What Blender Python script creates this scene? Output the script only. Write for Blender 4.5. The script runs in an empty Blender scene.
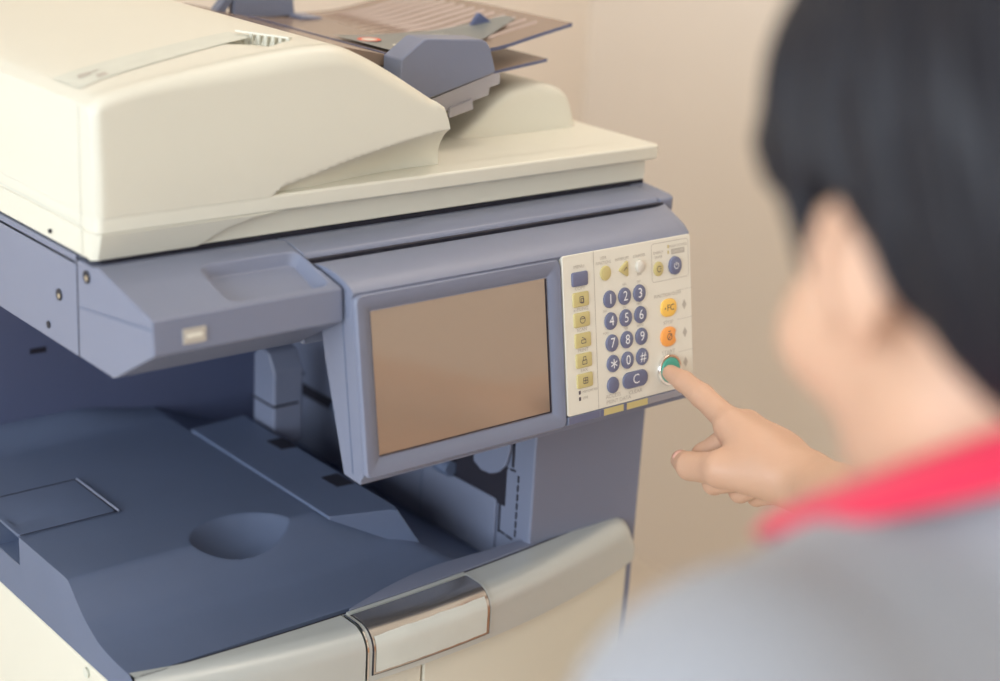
import bpy, bmesh, math, random
import numpy as np
from mathutils import Matrix, Vector, noise
from mathutils.geometry import tessellate_polygon
random.seed(7)
C = bpy.context.scene.collection
FZ = -0.12                     # floor height
# ------------------------------------------------------------------ materials
def mat(name, col, rough=0.5, metal=0.0, spec=0.5, bump=0.0, bscale=300, var=0.0, vscale=6, sss=0.0, coat=0.0, trans=0.0, sheen=0.0, ior=None):
    m = bpy.data.materials.new(name); m.use_nodes = True
    nt = m.node_tree; b = nt.nodes['Principled BSDF']
    b.inputs['Base Color'].default_value = (*col, 1)
    b.inputs['Roughness'].default_value = rough
    b.inputs['Metallic'].default_value = metal
    b.inputs['Specular IOR Level'].default_value = spec
    b.inputs['Coat Weight'].default_value = coat
    b.inputs['Transmission Weight'].default_value = trans
    b.inputs['Sheen Weight'].default_value = sheen
    if ior: b.inputs['IOR'].default_value = ior
    if sss:
        b.inputs['Subsurface Weight'].default_value = sss
        b.inputs['Subsurface Radius'].default_value = (0.012, 0.005, 0.003)
        b.inputs['Subsurface Scale'].default_value = 1.0
    tc = nt.nodes.new('ShaderNodeTexCoord')
    if var:
        n = nt.nodes.new('ShaderNodeTexNoise'); n.inputs['Scale'].default_value = vscale; n.inputs['Detail'].default_value = 4
        nt.links.new(tc.outputs['Object'], n.inputs['Vector'])
        mx = nt.nodes.new('ShaderNodeMix'); mx.data_type = 'RGBA'
        mx.inputs['A'].default_value = (*[c * (1 - var) for c in col], 1)
        mx.inputs['B'].default_value = (*[min(1, c * (1 + var)) for c in col], 1)
        nt.links.new(n.outputs['Fac'], mx.inputs['Factor']); nt.links.new(mx.outputs['Result'], b.inputs['Base Color'])
    if bump:
        n = nt.nodes.new('ShaderNodeTexNoise'); n.inputs['Scale'].default_value = bscale; n.inputs['Detail'].default_value = 3
        nt.links.new(tc.outputs['Object'], n.inputs['Vector'])
        bp = nt.nodes.new('ShaderNodeBump'); bp.inputs['Strength'].default_value = bump; bp.inputs['Distance'].default_value = 0.001
        nt.links.new(n.outputs['Fac'], bp.inputs['Height']); nt.links.new(bp.outputs['Normal'], b.inputs['Normal'])
    return m

M = {}
M['cream'] = mat('cream_plastic', (0.72, 0.70, 0.595), 0.42, bump=0.05, bscale=900, var=0.03)
M['cream2'] = mat('cream_door_plastic', (0.72, 0.69, 0.58), 0.45, bump=0.05, bscale=900, var=0.03)
M['blue'] = mat('slate_blue_plastic', (0.192, 0.215, 0.300), 0.42, bump=0.06, bscale=900, var=0.04)
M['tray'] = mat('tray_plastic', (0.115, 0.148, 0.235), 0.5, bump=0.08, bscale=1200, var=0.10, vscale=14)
M['inner'] = mat('inner_shaded_plastic', (0.090, 0.108, 0.195), 0.45, bump=0.05, bscale=900)  # darker version of the blue plastic, with the cavity's shade put into the colour
M['dark'] = mat('dark_gap', (0.012, 0.011, 0.022), 0.7)
M['black'] = mat('black_rubber', (0.02, 0.02, 0.03), 0.6)
M['silver'] = mat('silver_paint', (0.56, 0.585, 0.56), 0.34, metal=0.25, bump=0.02, bscale=1500)
M['chrome'] = mat('chrome', (0.85, 0.85, 0.84), 0.12, metal=1.0)
M['chrome2'] = mat('polished_grip', (0.60, 0.57, 0.53), 0.2, metal=0.9)
M['handle'] = mat('handle_plate', (0.66, 0.69, 0.645), 0.3, metal=0.1, var=0.08, vscale=30)
M['screen'] = mat('screen_film', (0.40, 0.325, 0.26), 0.13, spec=1.0, metal=0.45)
M['plate'] = mat('keypad_plate', (0.80, 0.77, 0.67), 0.35, bump=0.02, bscale=900)
M['key'] = mat('navy_key', (0.15, 0.165, 0.265), 0.35)
M['olive'] = mat('olive_key', (0.60, 0.51, 0.23), 0.4)
M['yellow'] = mat('yellow_key', (0.95, 0.58, 0.12), 0.35)
M['orange'] = mat('orange_key', (0.95, 0.40, 0.10), 0.35)
M['green'] = mat('green_key', (0.08, 0.42, 0.32), 0.35)
M['whitekey'] = mat('white_key', (0.70, 0.66, 0.58), 0.35)
M['legend'] = mat('legend_white', (0.85, 0.86, 0.88), 0.5)
M['print'] = mat('legend_grey', (0.50, 0.46, 0.40), 0.6)
M['ink'] = mat('legend_dark', (0.10, 0.08, 0.10), 0.6)
M['tinted'] = mat('tinted_tray', (0.38, 0.285, 0.225), 0.25, trans=0.35, ior=1.3)
M['rib'] = mat('tray_rib', (0.26, 0.18, 0.145), 0.3)
M['film'] = mat('tray_label_film', (0.19, 0.205, 0.20), 0.4)
M['trayedge'] = mat('tray_edge', (0.10, 0.12, 0.22), 0.3)
M['clear'] = mat('clear_plastic', (0.70, 0.68, 0.72), 0.12, trans=0.55, ior=1.3)
M['red'] = mat('red_mark', (0.75, 0.12, 0.06), 0.5)
M['label'] = mat('grey_label', (0.65, 0.66, 0.575), 0.5, var=0.1, vscale=40)
M['wall'] = mat('wall_paint', (0.82, 0.73, 0.63), 0.6, bump=0.05, bscale=120, var=0.02, vscale=2)
M['floor'] = mat('floor_vinyl', (0.68, 0.61, 0.52), 0.45, var=0.04, vscale=3)
M['ceil'] = mat('ceiling_paint', (0.82, 0.78, 0.72), 0.8)
M['white'] = mat('white_frame', (0.8, 0.8, 0.78), 0.4)
M['skin'] = mat('skin', (0.60, 0.365, 0.245), 0.5, sss=0.08, bump=0.3, bscale=260, var=0.05, vscale=30)
M['nail'] = mat('nail', (0.68, 0.38, 0.30), 0.4)
M['hair'] = mat('hair', (0.008, 0.008, 0.013), 0.55, spec=0.35, bump=0.5, bscale=90)
M['shirt'] = mat('grey_shirt', (0.30, 0.31, 0.34), 0.9, bump=0.3, bscale=700, sheen=0.2)
M['collar'] = mat('red_collar', (0.70, 0.020, 0.07), 0.85, bump=0.3, bscale=700, sheen=0.2)
M['navy'] = mat('navy_trousers', (0.03, 0.035, 0.07), 0.9)
M['shoe'] = mat('shoe', (0.5, 0.5, 0.5), 0.6)
M['eye'] = mat('eye', (0.05, 0.03, 0.03), 0.2)
M['beige'] = mat('usb_shell', (0.62, 0.52, 0.36), 0.35, metal=0.3)

# ------------------------------------------------------------------ helpers
def tag(o, label=None, cat=None, group=None, kind=None):
    if label: o['label'] = label
    if cat: o['category'] = cat
    if group: o['group'] = group
    if kind: o['kind'] = kind
    return o

def obj(name, bm, mats, parent=None, bevel=0, seg=3, angle=32, doubles=True):
    if not isinstance(mats, (list, tuple)): mats = [mats]
    if doubles: bmesh.ops.remove_doubles(bm, verts=bm.verts, dist=1e-6)
    bmesh.ops.recalc_face_normals(bm, faces=bm.faces)
    me = bpy.data.meshes.new(name); bm.to_mesh(me); bm.free()
    for m in mats: me.materials.append(M[m])
    for p in me.polygons: p.use_smooth = True
    me.set_sharp_from_angle(angle=math.radians(angle))
    o = bpy.data.objects.new(name, me); C.objects.link(o)
    if parent is not None:
        o.parent = parent
        o.matrix_parent_inverse = Matrix.Translation(-Vector(parent.get('base', (0, 0, 0))))
    if bevel:
        b = o.modifiers.new('bevel', 'BEVEL'); b.width = bevel; b.segments = seg; b.limit_method = 'ANGLE'; b.angle_limit = math.radians(28); b.harden_normals = True
    return o

def thing(name, label, cat, loc, group=None):
    o = bpy.data.objects.new(name, None); C.objects.link(o); o.location = loc; o['base'] = loc
    o.empty_display_size = 0.1
    return tag(o, label, cat, group)

def add_box(bm, x0, x1, y0, y1, z0, z1, mi=0, f=None):
    vs = [bm.verts.new(f(x, y, z) if f else (x, y, z)) for x in (x0, x1) for y in (y0, y1) for z in (z0, z1)]
    for q in ((0, 1, 3, 2), (4, 6, 7, 5), (0, 4, 5, 1), (2, 3, 7, 6), (0, 2, 6, 4), (1, 5, 7, 3)):
        bm.faces.new([vs[i] for i in q]).material_index = mi
    return vs

def ngon(bm, vs, mi=0):
    tri = tessellate_polygon([[v.co for v in vs]])
    for t in tri:
        try: bm.faces.new([vs[i] for i in t]).material_index = mi
        except ValueError: pass

def add_prism(bm, pts, fa, fb, mi=0, caps=True):
    """pts: list of 2D; fa/fb map (u,v) to the two end caps"""
    A = [bm.verts.new(fa(*p)) for p in pts]; B = [bm.verts.new(fb(*p)) for p in pts]
    n = len(pts)
    for i in range(n):
        j = (i + 1) % n
        bm.faces.new((A[i], A[j], B[j], B[i])).material_index = mi
    if caps:
        bm.faces.new(A).material_index = mi; bm.faces.new(B[::-1]).material_index = mi
    return A, B

def prismX(bm, prof, x0, x1, mi=0):
    return add_prism(bm, prof, lambda y, z: (x0, y, z), lambda y, z: (x1, y, z), mi)
def prismY(bm, prof, y0, y1, mi=0):
    return add_prism(bm, prof, lambda x, z: (x, y0, z), lambda x, z: (x, y1, z), mi)
def prismZ(bm, prof, z0, z1, mi=0):
    return add_prism(bm, prof, lambda x, y: (x, y, z0), lambda x, y: (x, y, z1), mi)

def grid(bm, f, nu, nv, mi=0):
    V = [[bm.verts.new(f(i / nu, j / nv)) for j in range(nv + 1)] for i in range(nu + 1)]
    for i in range(nu):
        for j in range(nv):
            q = [V[i][j], V[i + 1][j], V[i + 1][j + 1], V[i][j + 1]]
            try: bm.faces.new(q).material_index = mi
            except ValueError: pass
    return V

def rrect(cx, cy, w, h, r, n=6):
    out = []
    for (sx, sy, a0) in ((1, 1, 0), (-1, 1, 90), (-1, -1, 180), (1, -1, 270)):
        for k in range(n + 1):
            a = math.radians(a0 + 90 * k / n)
            out.append((cx + sx * (w / 2 - r) + r * math.cos(a), cy + sy * (h / 2 - r) + r * math.sin(a)))
    return out

def ring(bm, A, B, mi=0):
    n = len(A)
    for i in range(n):
        j = (i + 1) % n
        bm.faces.new((A[i], A[j], B[j], B[i])).material_index = mi

def loops(bm, LL, mi=0, cap0=False, cap1=True):
    VV = [[bm.verts.new(p) for p in L] for L in LL]
    for a, b in zip(VV, VV[1:]): ring(bm, a, b, mi)
    if cap1: bm.faces.new(VV[-1]).material_index = mi
    if cap0: bm.faces.new(VV[0]).material_index = mi
    return VV

def holed(bm, outer, inner, mi=0):
    """flat face between an outer and an inner loop of verts"""
    es = []
    for L in (outer, inner):
        for i in range(len(L)):
            e = bm.edges.get((L[i], L[(i + 1) % len(L)])) or bm.edges.new((L[i], L[(i + 1) % len(L)]))
            es.append(e)
    r = bmesh.ops.triangle_fill(bm, use_beauty=True, use_dissolve=False, edges=es)
    for g in r['geom']:
        if isinstance(g, bmesh.types.BMFace): g.material_index = mi

def add_text(bm, s, size, fmap, mi=0, depth=0.0, align='CENTER', sx=1.0):
    cu = bpy.data.curves.new('t', 'FONT'); cu.body = s; cu.size = size; cu.align_x = align; cu.align_y = 'CENTER'; cu.resolution_u = 3
    o = bpy.data.objects.new('t', cu); C.objects.link(o)
    dg = bpy.context.evaluated_depsgraph_get(); dg.update()
    me = o.evaluated_get(dg).to_mesh()
    vs = [bm.verts.new(fmap(v.co.x * sx, v.co.y)) for v in me.vertices]
    for p in me.polygons:
        try: bm.faces.new([vs[i] for i in p.vertices]).material_index = mi
        except ValueError: pass
    o.evaluated_get(dg).to_mesh_clear()
    bpy.data.objects.remove(o); bpy.data.curves.remove(cu)

def interp(tab, x):
    if x <= tab[0][0]: return tab[0][1]
    for (a, b), (c, d) in zip(tab, tab[1:]):
        if x <= c: return b + (d - b) * (x - a) / (c - a)
    return tab[-1][1]

def smooth_interp(tab, x):
    """Catmull-Rom through the table"""
    xs = [t[0] for t in tab]; n = len(tab)
    if x <= xs[0]: return tab[0][1]
    if x >= xs[-1]: return tab[-1][1]
    i = max(k for k in range(n - 1) if xs[k] <= x)
    def m(k):
        if k == 0: return (tab[1][1] - tab[0][1]) / (xs[1] - xs[0])
        if k == n - 1: return (tab[-1][1] - tab[-2][1]) / (xs[-1] - xs[-2])
        return (tab[k + 1][1] - tab[k - 1][1]) / (xs[k + 1] - xs[k - 1])
    h = xs[i + 1] - xs[i]; t = (x - xs[i]) / h
    return ((2*t**3 - 3*t**2 + 1) * tab[i][1] + (t**3 - 2*t**2 + t) * h * m(i) + (-2*t**3 + 3*t**2) * tab[i + 1][1] + (t**3 - t**2) * h * m(i + 1))

def sstep(a, b, x):
    t = min(1, max(0, (x - a) / (b - a))); return t * t * (3 - 2 * t)

# ------------------------------------------------------------------ room
XL, XR, YF, YB, ZC = -2.3, 1.62, -2.9, 1.20, 2.55
def struct(name, bm, m, bevel=0): return tag(obj(name, bm, m, bevel=bevel), kind='structure')
bm = bmesh.new(); add_box(bm, XL - .1, XR + .1, YF - .1, YB + .1, FZ - .08, FZ); struct('floor', bm, 'floor')
bm = bmesh.new(); add_box(bm, XL - .1, XR + .1, YF - .1, YB + .1, ZC, ZC + .08); struct('ceiling', bm, 'ceil')
bm = bmesh.new(); add_box(bm, XR, XR + .1, YF - .1, YB + .1, FZ, ZC); struct('wall_right', bm, 'wall')
bm = bmesh.new(); add_box(bm, XL - .1, XR, YB, YB + .1, FZ, ZC); struct('wall_back', bm, 'wall')
bm = bmesh.new(); add_box(bm, XL - .1, XR, YF - .1, YF, FZ, ZC); struct('wall_front', bm, 'wall')
WY0, WY1, WZ0, WZ1 = -2.6, 0.4, 0.75, 2.25
bm = bmesh.new()
add_box(bm, XL - .1, XL, YF, YB, FZ, WZ0); add_box(bm, XL - .1, XL, YF, YB, WZ1, ZC)
add_box(bm, XL - .1, XL, YF, WY0, WZ0, WZ1); add_box(bm, XL - .1, XL, WY1, YB, WZ0, WZ1)
struct('wall_left', bm, 'wall')
bm = bmesh.new()
for (a, b, c, d) in ((WY0, WY1, WZ0, WZ0 + .05), (WY0, WY1, WZ1 - .05, WZ1), (WY0, WY0 + .05, WZ0 + .05, WZ1 - .05), (WY1 - .05, WY1, WZ0 + .05, WZ1 - .05), (-1.13, -1.07, WZ0 + .05, WZ1 - .05)):
    add_box(bm, XL - .07, XL - .02, a, b, c, d)
win = struct('window_1', bm, 'white', bevel=.004)
gm = bpy.data.materials.new('window_glass'); gm.use_nodes = True; nt = gm.node_tree; nt.nodes.clear()
o_ = nt.nodes.new('ShaderNodeOutputMaterial'); tr = nt.nodes.new('ShaderNodeBsdfTransparent'); gl = nt.nodes.new('ShaderNodeBsdfGlossy'); mx = nt.nodes.new('ShaderNodeMixShader')
gl.inputs['Roughness'].default_value = 0.02; mx.inputs[0].default_value = 0.06
nt.links.new(tr.outputs[0], mx.inputs[1]); nt.links.new(gl.outputs[0], mx.inputs[2]); nt.links.new(mx.outputs[0], o_.inputs[0]); M['glass'] = gm
bm = bmesh.new(); add_box(bm, XL - .048, XL - .044, WY0 + .05, -1.13, WZ0 + .05, WZ1 - .05); add_box(bm, XL - .048, XL - .044, -1.07, WY1 - .05, WZ0 + .05, WZ1 - .05)
obj('pane', bm, 'glass', win)

# ------------------------------------------------------------------ photocopier
cop = thing('photocopier', 'cream and slate blue office photocopier with touch screen and keypad, being used by the boy', 'photocopier', (0.28, 0.22, FZ))

# --- bow of the front doors
def yb(x): return -0.102 + 0.044 * ((x - 0.26) / 0.29) ** 2
def yr(x): return -0.065 + 0.021 * ((x - 0.19) / 0.336) ** 2

# cream lower body
bm = bmesh.new(); add_box(bm, 0, 0.375, -0.048, 0.5, FZ + .03, 0.6155); add_box(bm, 0.375, 0.42, -0.048, 0.5, FZ + .03, 0.590)
lb = obj('lower_body', bm, 'cream', cop, bevel=.003)
bm = bmesh.new(); add_box(bm, 0.02, 0.54, -0.03, 0.48, FZ, FZ + .03); obj('plinth', bm, 'black', cop)
bm = bmesh.new()
bmesh.ops.create_cone(bm, cap_ends=True, segments=16, radius1=.0045, radius2=.004, depth=.003, matrix=Matrix.Translation((-.001, .0228, .6077)) @ Matrix.Rotation(math.pi / 2, 4, 'Y'))
obj('screw', bm, 'label', lb)
# frame on the right (pillar) and back of the output cavity
bm = bmesh.new()
add_box(bm, 0.42, 0.5635, -0.050, 0.5, FZ + .03, 0.888)
obj('right_pillar', bm, 'blue', cop, bevel=.0025)
bm = bmesh.new(); add_box(bm, 0.0, 0.42, 0.366, 0.5, 0.6155, 0.888)
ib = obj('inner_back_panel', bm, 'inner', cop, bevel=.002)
bm = bmesh.new(); add_box(bm, 0.112, 0.1285, 0.3645, 0.3665, 0.7635, 0.7685); obj('vent_slot', bm, 'dark', ib)

# doors
def door(name, x0, x1):
    bm = bmesh.new()
    n = 24
    prof = [(x0 + (x1 - x0) * i / n) for i in range(n + 1)]
    pts = [(x, yb(x) + .004) for x in prof] + [(x1, -.049), (x0, -.049)]
    prismZ(bm, pts, FZ + .05, 0.5935)
    return obj(name, bm, 'cream2', cop, bevel=.003)
door('front_door', 0.002, 0.2593)
door('front_door', 0.2607, 0.552)

# silver band
def band_pt(x, s, off=0.0):
    """s in 0..1 from rear top edge over the lip to the bottom edge"""
    yf = yb(x) - .0035; zt = 0.642
    if x > .533:
        d = min(x - .533, .0199); zt -= .02 - math.sqrt(.02 ** 2 - d * d)
    r = .02; y0 = yr(x); L1 = max(.002, (y0 - (yf + r))); L2 = r * math.pi / 2; L3 = (zt - r) - .594
    L = L1 + L2 + L3; d = s * L
    if d < L1: return Vector((x, y0 - d, zt + off))
    d -= L1
    if d < L2:
        a = d / r
        return Vector((x, yf + r - (r + off) * math.sin(a), zt - r + (r + off) * math.cos(a)))
    d -= L2
    return Vector((x, yf - off, zt - r - d))
def band(name, x0, x1, m='silver'):
    bm = bmesh.new(); n = 40
    V = grid(bm, lambda u, v: band_pt(x0 + (x1 - x0) * u, v), n, 30)
    for i in (0, n):          # end caps
        x = x0 + (x1 - x0) * i / n
        c = [bm.verts.new((x, yr(x) - .001, .594)), bm.verts.new((x, yr(x) - .001, V[i][0].co.z - .004))]
        bm.faces.new(V[i] + c)
    return obj(name, bm, m, cop, angle=50)
band('silver_band', 0.0, 0.1935)
band('silver_band', 0.1948, 0.5535)
# handle plate set in the band
def on_band(x0, x1, s0, s1, off, nu=24, nv=24):
    bm = bmesh.new()
    def r(u, v):
        return band_pt(x0 + (x1 - x0) * u, s0 + (s1 - s0) * v, off)
    V = grid(bm, r, nu, nv)
    W = grid(bm, lambda u, v: band_pt(x0 + (x1 - x0) * u, s0 + (s1 - s0) * v, -.001), nu, nv)
    for i in range(nu):
        bm.faces.new((V[i][0], V[i + 1][0], W[i + 1][0], W[i][0])); bm.faces.new((V[i][nv], V[i + 1][nv], W[i + 1][nv], W[i][nv]))
    for j in range(nv):
        bm.faces.new((V[0][j], V[0][j + 1], W[0][j + 1], W[0][j])); bm.faces.new((V[nu][j], V[nu][j + 1], W[nu][j + 1], W[nu][j]))
    return bm
dh = obj('door_handle', on_band(0.2000, 0.3300, 0.06, 0.93, .0004), 'dark', cop, angle=50)
obj('grip_plate', on_band(0.2010, 0.3290, 0.075, 0.915, .0013), 'chrome2', dh, angle=50)
obj('chrome_edge', on_band(0.1990, 0.3310, 0.0, 0.05, .0014), 'silver', dh, angle=50)
obj('chrome_edge', on_band(0.3300, 0.3318, 0.05, 0.93, .0014, 4), 'silver', dh, angle=50)
obj('chrome_edge', on_band(0.1948, 0.1962, 0.02, 1.0, .0010, 4), 'chrome', dh, angle=50)

def wl(u, v):
    e = .0035 * math.sin(u * 17 + 1) * (1 - v) + .002 * math.sin(u * 41)
    return .2030 + .1225 * u, .47 + .42 * v + e
bm = bmesh.new(); grid(bm, lambda u, v: band_pt(wl(u, v)[0], wl(u, v)[1], .0017), 40, 14); obj('worn_label', bm, 'handle', dh, angle=60)
# --- output tray
front_tab = [(-.060, .6405), (-.0265, .6408), (-.0005, .6441), (.0120, .6485), (.0256, .6551), (.040, .6655), (.0483, .6727), (.0565, .6795), (.0600, .6803), (.0640, .6805), (.5, .6805)]
def tray_z(x, y):
    zx = .6803 if x < .246 else .6803 - .42 * (x - .246)
    zf = smooth_interp(front_tab, y)
    k = .004; h = max(0, k - abs(zx - zf)) / k
    z = min(zx, zf) - h * h * k / 4
    z += .016 * sstep(.315, .366, y) ** 1.5 * (1 - sstep(.15, .26, x))
    z = min(z, .6605 + 7.2 * (x - .168) ** 2 + 10.5 * (y - .050) ** 2)     # finger scoop
    return z
bm = bmesh.new()
V = grid(bm, lambda u, v: (0.4195 * u, -.0555 + .423 * v, tray_z(.4195 * u, -.0555 + .423 * v)), 260, 280)
# left skirt with a pocket for the flap
top = [V[0][j] for j in range(281)]
pk = [(.1510, .6806), (.1510, .6585), (.2000, .6585), (.2000, .6806)]
lowv = [bm.verts.new((0, v.co.y, .6170)) for v in top]
for j in range(280):
    ym = (top[j].co.y + top[j + 1].co.y) / 2
    if .152 < ym < .198:
        a = bm.verts.new((0, top[j].co.y, .6520)); b = bm.verts.new((0, top[j + 1].co.y, .6520))
        bm.faces.new((a, b, lowv[j + 1], lowv[j]))
    else:
        bm.faces.new((top[j], top[j + 1], lowv[j + 1], lowv[j]))
# front wall of tray
low2 = [bm.verts.new((V[i][0].co.x, -.0555, .612)) for i in range(261)]
for i in range(260): bm.faces.new((V[i][0], V[i + 1][0], low2[i + 1], low2[i]))
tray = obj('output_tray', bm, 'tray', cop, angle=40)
# pocket behind the flap edge
bm = bmesh.new()
grid(bm, lambda u, v: (.022 * u, .1505 + .049 * v, .6522), 2, 2); grid(bm, lambda u, v: (.022, .1505 + .049 * v, .652 + .0265 * u), 2, 2)
grid(bm, lambda u, v: (.022 * u, .1995, .652 + .0265 * v), 2, 2); grid(bm, lambda u, v: (.022 * u, .1508, .652 + .0265 * v), 2, 2)
obj('finger_pocket', bm, 'tray', tray)
# flap
bm = bmesh.new()
oc = rrect(.0465, .1925, .0925, .0815, .003, 3)
n = len(oc)
sc = []
for k in range(25):
    a = math.pi * (k / 24) - math.pi / 2
    sc.append((.001 + .019 * math.cos(a), .178 + .012 * math.sin(a)))
pt_out = [bm.verts.new((x, y, .6811)) for x, y in oc]
pt_in = [bm.verts.new((x + .003, y, .6811)) for x, y in sc]
holed(bm, pt_out, pt_in)
lo = [bm.verts.new((x, y, .6785)) for x, y in oc]; ring(bm, pt_out, lo)
c2 = [bm.verts.new((x * .6 + .003, .178 + (y - .178) * .5, .6795)) for x, y in sc]; ring(bm, pt_in, c2); bm.faces.new(c2)
obj('storage_flap', bm, 'tray', tray)
bm = bmesh.new()
grid(bm, lambda u, v: (.0005 + .0935 * u, .1495 + .0015 * v, .6813), 1, 1)
grid(bm, lambda u, v: (.0005 + .0935 * u, .2335 + .0018 * v, .6813), 1, 1)
grid(bm, lambda u, v: (.0929 + .0012 * u, .1500 + .085 * v, .6813), 1, 1)
obj('flap_gap', bm, 'dark', tray)
bm = bmesh.new(); prismY(bm, [(.0940, .6805), (.0958, .6824), (.0975, .6805)], .1500, .2352); obj('flap_highlight', bm, 'blue', tray)  # raised strip in lighter plastic, standing in for the highlight along the flap groove
# raised paper plate on the right
def plate_z(x): return .6825
bm = bmesh.new()
pl = [(.2465, .285), (.2470, .034), (.3020, .016), (.3080, .010), (.3120, .020), (.3120, .29)]
A = [bm.verts.new((x, y, .6826)) for x, y in pl]
lw = [(.2465, .285), (.2470, .034), (.3060, .0175), (.3350, .008), (.3380, .020), (.3380, .29)]
lowp = [bm.verts.new((x, y, (tray_z(x, y) - .001) if i > 1 else .6795)) for i, (x, y) in enumerate(lw)]
bm.faces.new(A); ring(bm, A, lowp)
pp_ = obj('paper_plate', bm, 'tray', tray, bevel=.0012)
for (x, y) in ((.3010, .202), (.2965, .097)):
    bm = bmesh.new(); prismZ(bm, [(x - .007, y + .014), (x - .006, y - .012), (x + .012, y - .014), (x + .012, y + .014)], .6822, .6832); obj('plate_notch', bm, 'dark', pp_)
# front rim
bm = bmesh.new(); n = 30
P = [(.205 + .222 * i / n, -.0600 + .0250 * math.sin(min(1, (i / n) / .55) * math.pi / 2) * (1 - .25 * max(0, i / n - .55))) for i in range(n + 1)]
pts = P + [(x, yr(x) + .0030) for x, _ in P[::-1]]
prismZ(bm, pts, .618, .6428); obj('front_rim', bm, 'blue', tray, bevel=.0012)
bm = bmesh.new(); grid(bm, lambda u, v: (.005 + .545 * u, yr(.005 + .545 * u) + .0022 * (1 - v) - .0004 * v, .6418), 40, 1); obj('tray_gap', bm, 'dark', tray)

# --- paper exit unit in the right wall of the cavity
bm = bmesh.new()
prismX(bm, [(-.0015, .598), (-.0015, .6700), (.001, .6720), (.340, .6680), (.3500, .664), (.3560, .598)], .4165, .4240)
ew = obj('exit_wall', bm, 'blue', cop, bevel=.0015)
bm = bmesh.new(); prismX(bm, [(.1150, .61), (.1150, .6695), (.1160, .6695), (.1160, .61)], .4160, .4166); obj('wall_seam', bm, 'tray', ew)
bm = bmesh.new(); add_box(bm, .4186, .4198, -.012, .365, .668, .735); obj('exit_slot', bm, 'dark', cop)
bm = bmesh.new()
prismX(bm, [(.055, .6990), (.200, .6900), (.30, .6890), (.365, .6930), (.365, .885), (.050, .885), (.045, .720)], .4060, .4190)
ub = obj('exit_cover', bm, 'blue', cop, bevel=.0015)
bm = bmesh.new(); prismX(bm, [(.350, .7000), (.318, .7000), (.318, .7035), (.350, .7035)], .4054, .4062); obj('cover_slot', bm, 'dark', ub)
bm = bmesh.new(); prismX(bm, [(.034, .888), (.034, .715), (.034, .7000), (.022, .6945), (.008, .6955), (-.004, .7010), (-.0145, .7120), (-.0190, .7300), (-.0190, .888)], .4150, .4195); obj('exit_tongue', bm, 'blue', cop, bevel=.0015)
for k in range(3):
    bm = bmesh.new(); bmesh.ops.create_cone(bm, cap_ends=True, segments=20, radius1=.008, radius2=.008, depth=.022, matrix=Matrix.Translation((.4130, .075 + .09 * k, .6800)) @ Matrix.Rotation(math.pi / 2, 4, 'X'))
    obj('exit_roller', bm, 'tray', cop, bevel=.001)
# block at the far end of the slot
bm = bmesh.new()
BX, BY = .3205, .2450
prof = [(BY, .660), (BY, .742), (BY + .012, .760), (BY + .030, .764), (BY + .040, .752), (BY + .040, .660)]
prismX(bm, prof, BX, BX + .036)
gb = obj('guide_block', bm, 'blue', cop, bevel=.003)
bm = bmesh.new(); prismX(bm, [(BY - .0004, .7030), (BY - .0004, .7055), (BY + .041, .7055), (BY + .041, .7030)], BX - .0004, BX + .03); obj('block_seam', bm, 'dark', gb)
# pillar slots (dashed cut-outs): thin dark openings on the inner face of the pillar
bm = bmesh.new()
def dash(y0, z0, y1, z1, w=.0018):
    d = Vector((y1 - y0, z1 - z0)); n_ = Vector((-d.y, d.x)).normalized() * w / 2
    q = [(y0 + n_.x, z0 + n_.y), (y1 + n_.x, z1 + n_.y), (y1 - n_.x, z1 - n_.y), (y0 - n_.x, z0 - n_.y)]
    prismX(bm, q, .4190, .4197)
def dashes(y0, z0, y1, z1, n, fill=.72):
    for i in range(n):
        a = i / n; b = (i + fill) / n
        dash(y0 + (y1 - y0) * a, z0 + (z1 - z0) * a, y0 + (y1 - y0) * b, z0 + (z1 - z0) * b)
dashes(-.0295, .7060, -.0295, .640, 7); dashes(-.0055, .640, -.028, .638, 2, .8); dash(-.0050, .6690, -.0050, .638, .0022); dash(-.0050, .7075, -.0050, .678, .0025); dashes(-.006, .7075, -.028, .7095, 2, .7); dash(-.0205, .745, -.0205, .712, .0028)
obj('slot_outline', bm, 'dark', cop)

# --- scanner unit
def top_z(y): return .9685 - .221 * (-.012 - y)
bm = bmesh.new()
add_box(bm, 0, .587, .0235, .5, .8865, .9655)
su = obj('scanner_unit', bm, 'blue', cop, bevel=.0015)
# front block with a shallow dish
bm = bmesh.new()
x0, x1 = 0.0, .1650
prof = [(.0222, .9660), (-.002, .9660), (-.012, .9680), (-.0957, .9500), (-.0978, .9235), (-.0345, .8868), (.0222, .8868)]
A = [bm.verts.new((x0, y, z)) for y, z in prof]; B = [bm.verts.new((x1, y, z)) for y, z in prof]
bm.faces.new(A); bm.faces.new(B[::-1])
for i in (0, 1, 3, 4, 5, 6):
    j = (i + 1) % 7; bm.faces.new((A[i], A[j], B[j], B[i]))
dish = rrect(.1165, -.0600, .091, .057, .009, 5)
dish = [(x - .09 * (y + .06) * -1 * .9, y) for x, y in dish]
I0 = [bm.verts.new((x, y, top_z(y))) for x, y in dish]
holed(bm, [A[2], B[2], B[3], A[3]], I0)
I1 = [bm.verts.new((.1165 + (x - .1165) * .97, -.06 + (y + .06) * .97, top_z(y) - .0015)) for x, y in dish]
I2 = [bm.verts.new((.118 + (x - .118) * .86, -.058 + (y + .06) * .80, top_z(y) - .0105)) for x, y in dish]
ring(bm, I0, I1); ring(bm, I1, I2); bm.faces.new(I2)
fb = obj('front_block', bm, 'blue', su, bevel=.003)
bm = bmesh.new(); prismX(bm, [(-.0957, .9440), (-.0950, .9425), (.020, .9280), (.0205, .9288)], -.0004, .0004); obj('moulding_line', bm, 'tray', su)
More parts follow.
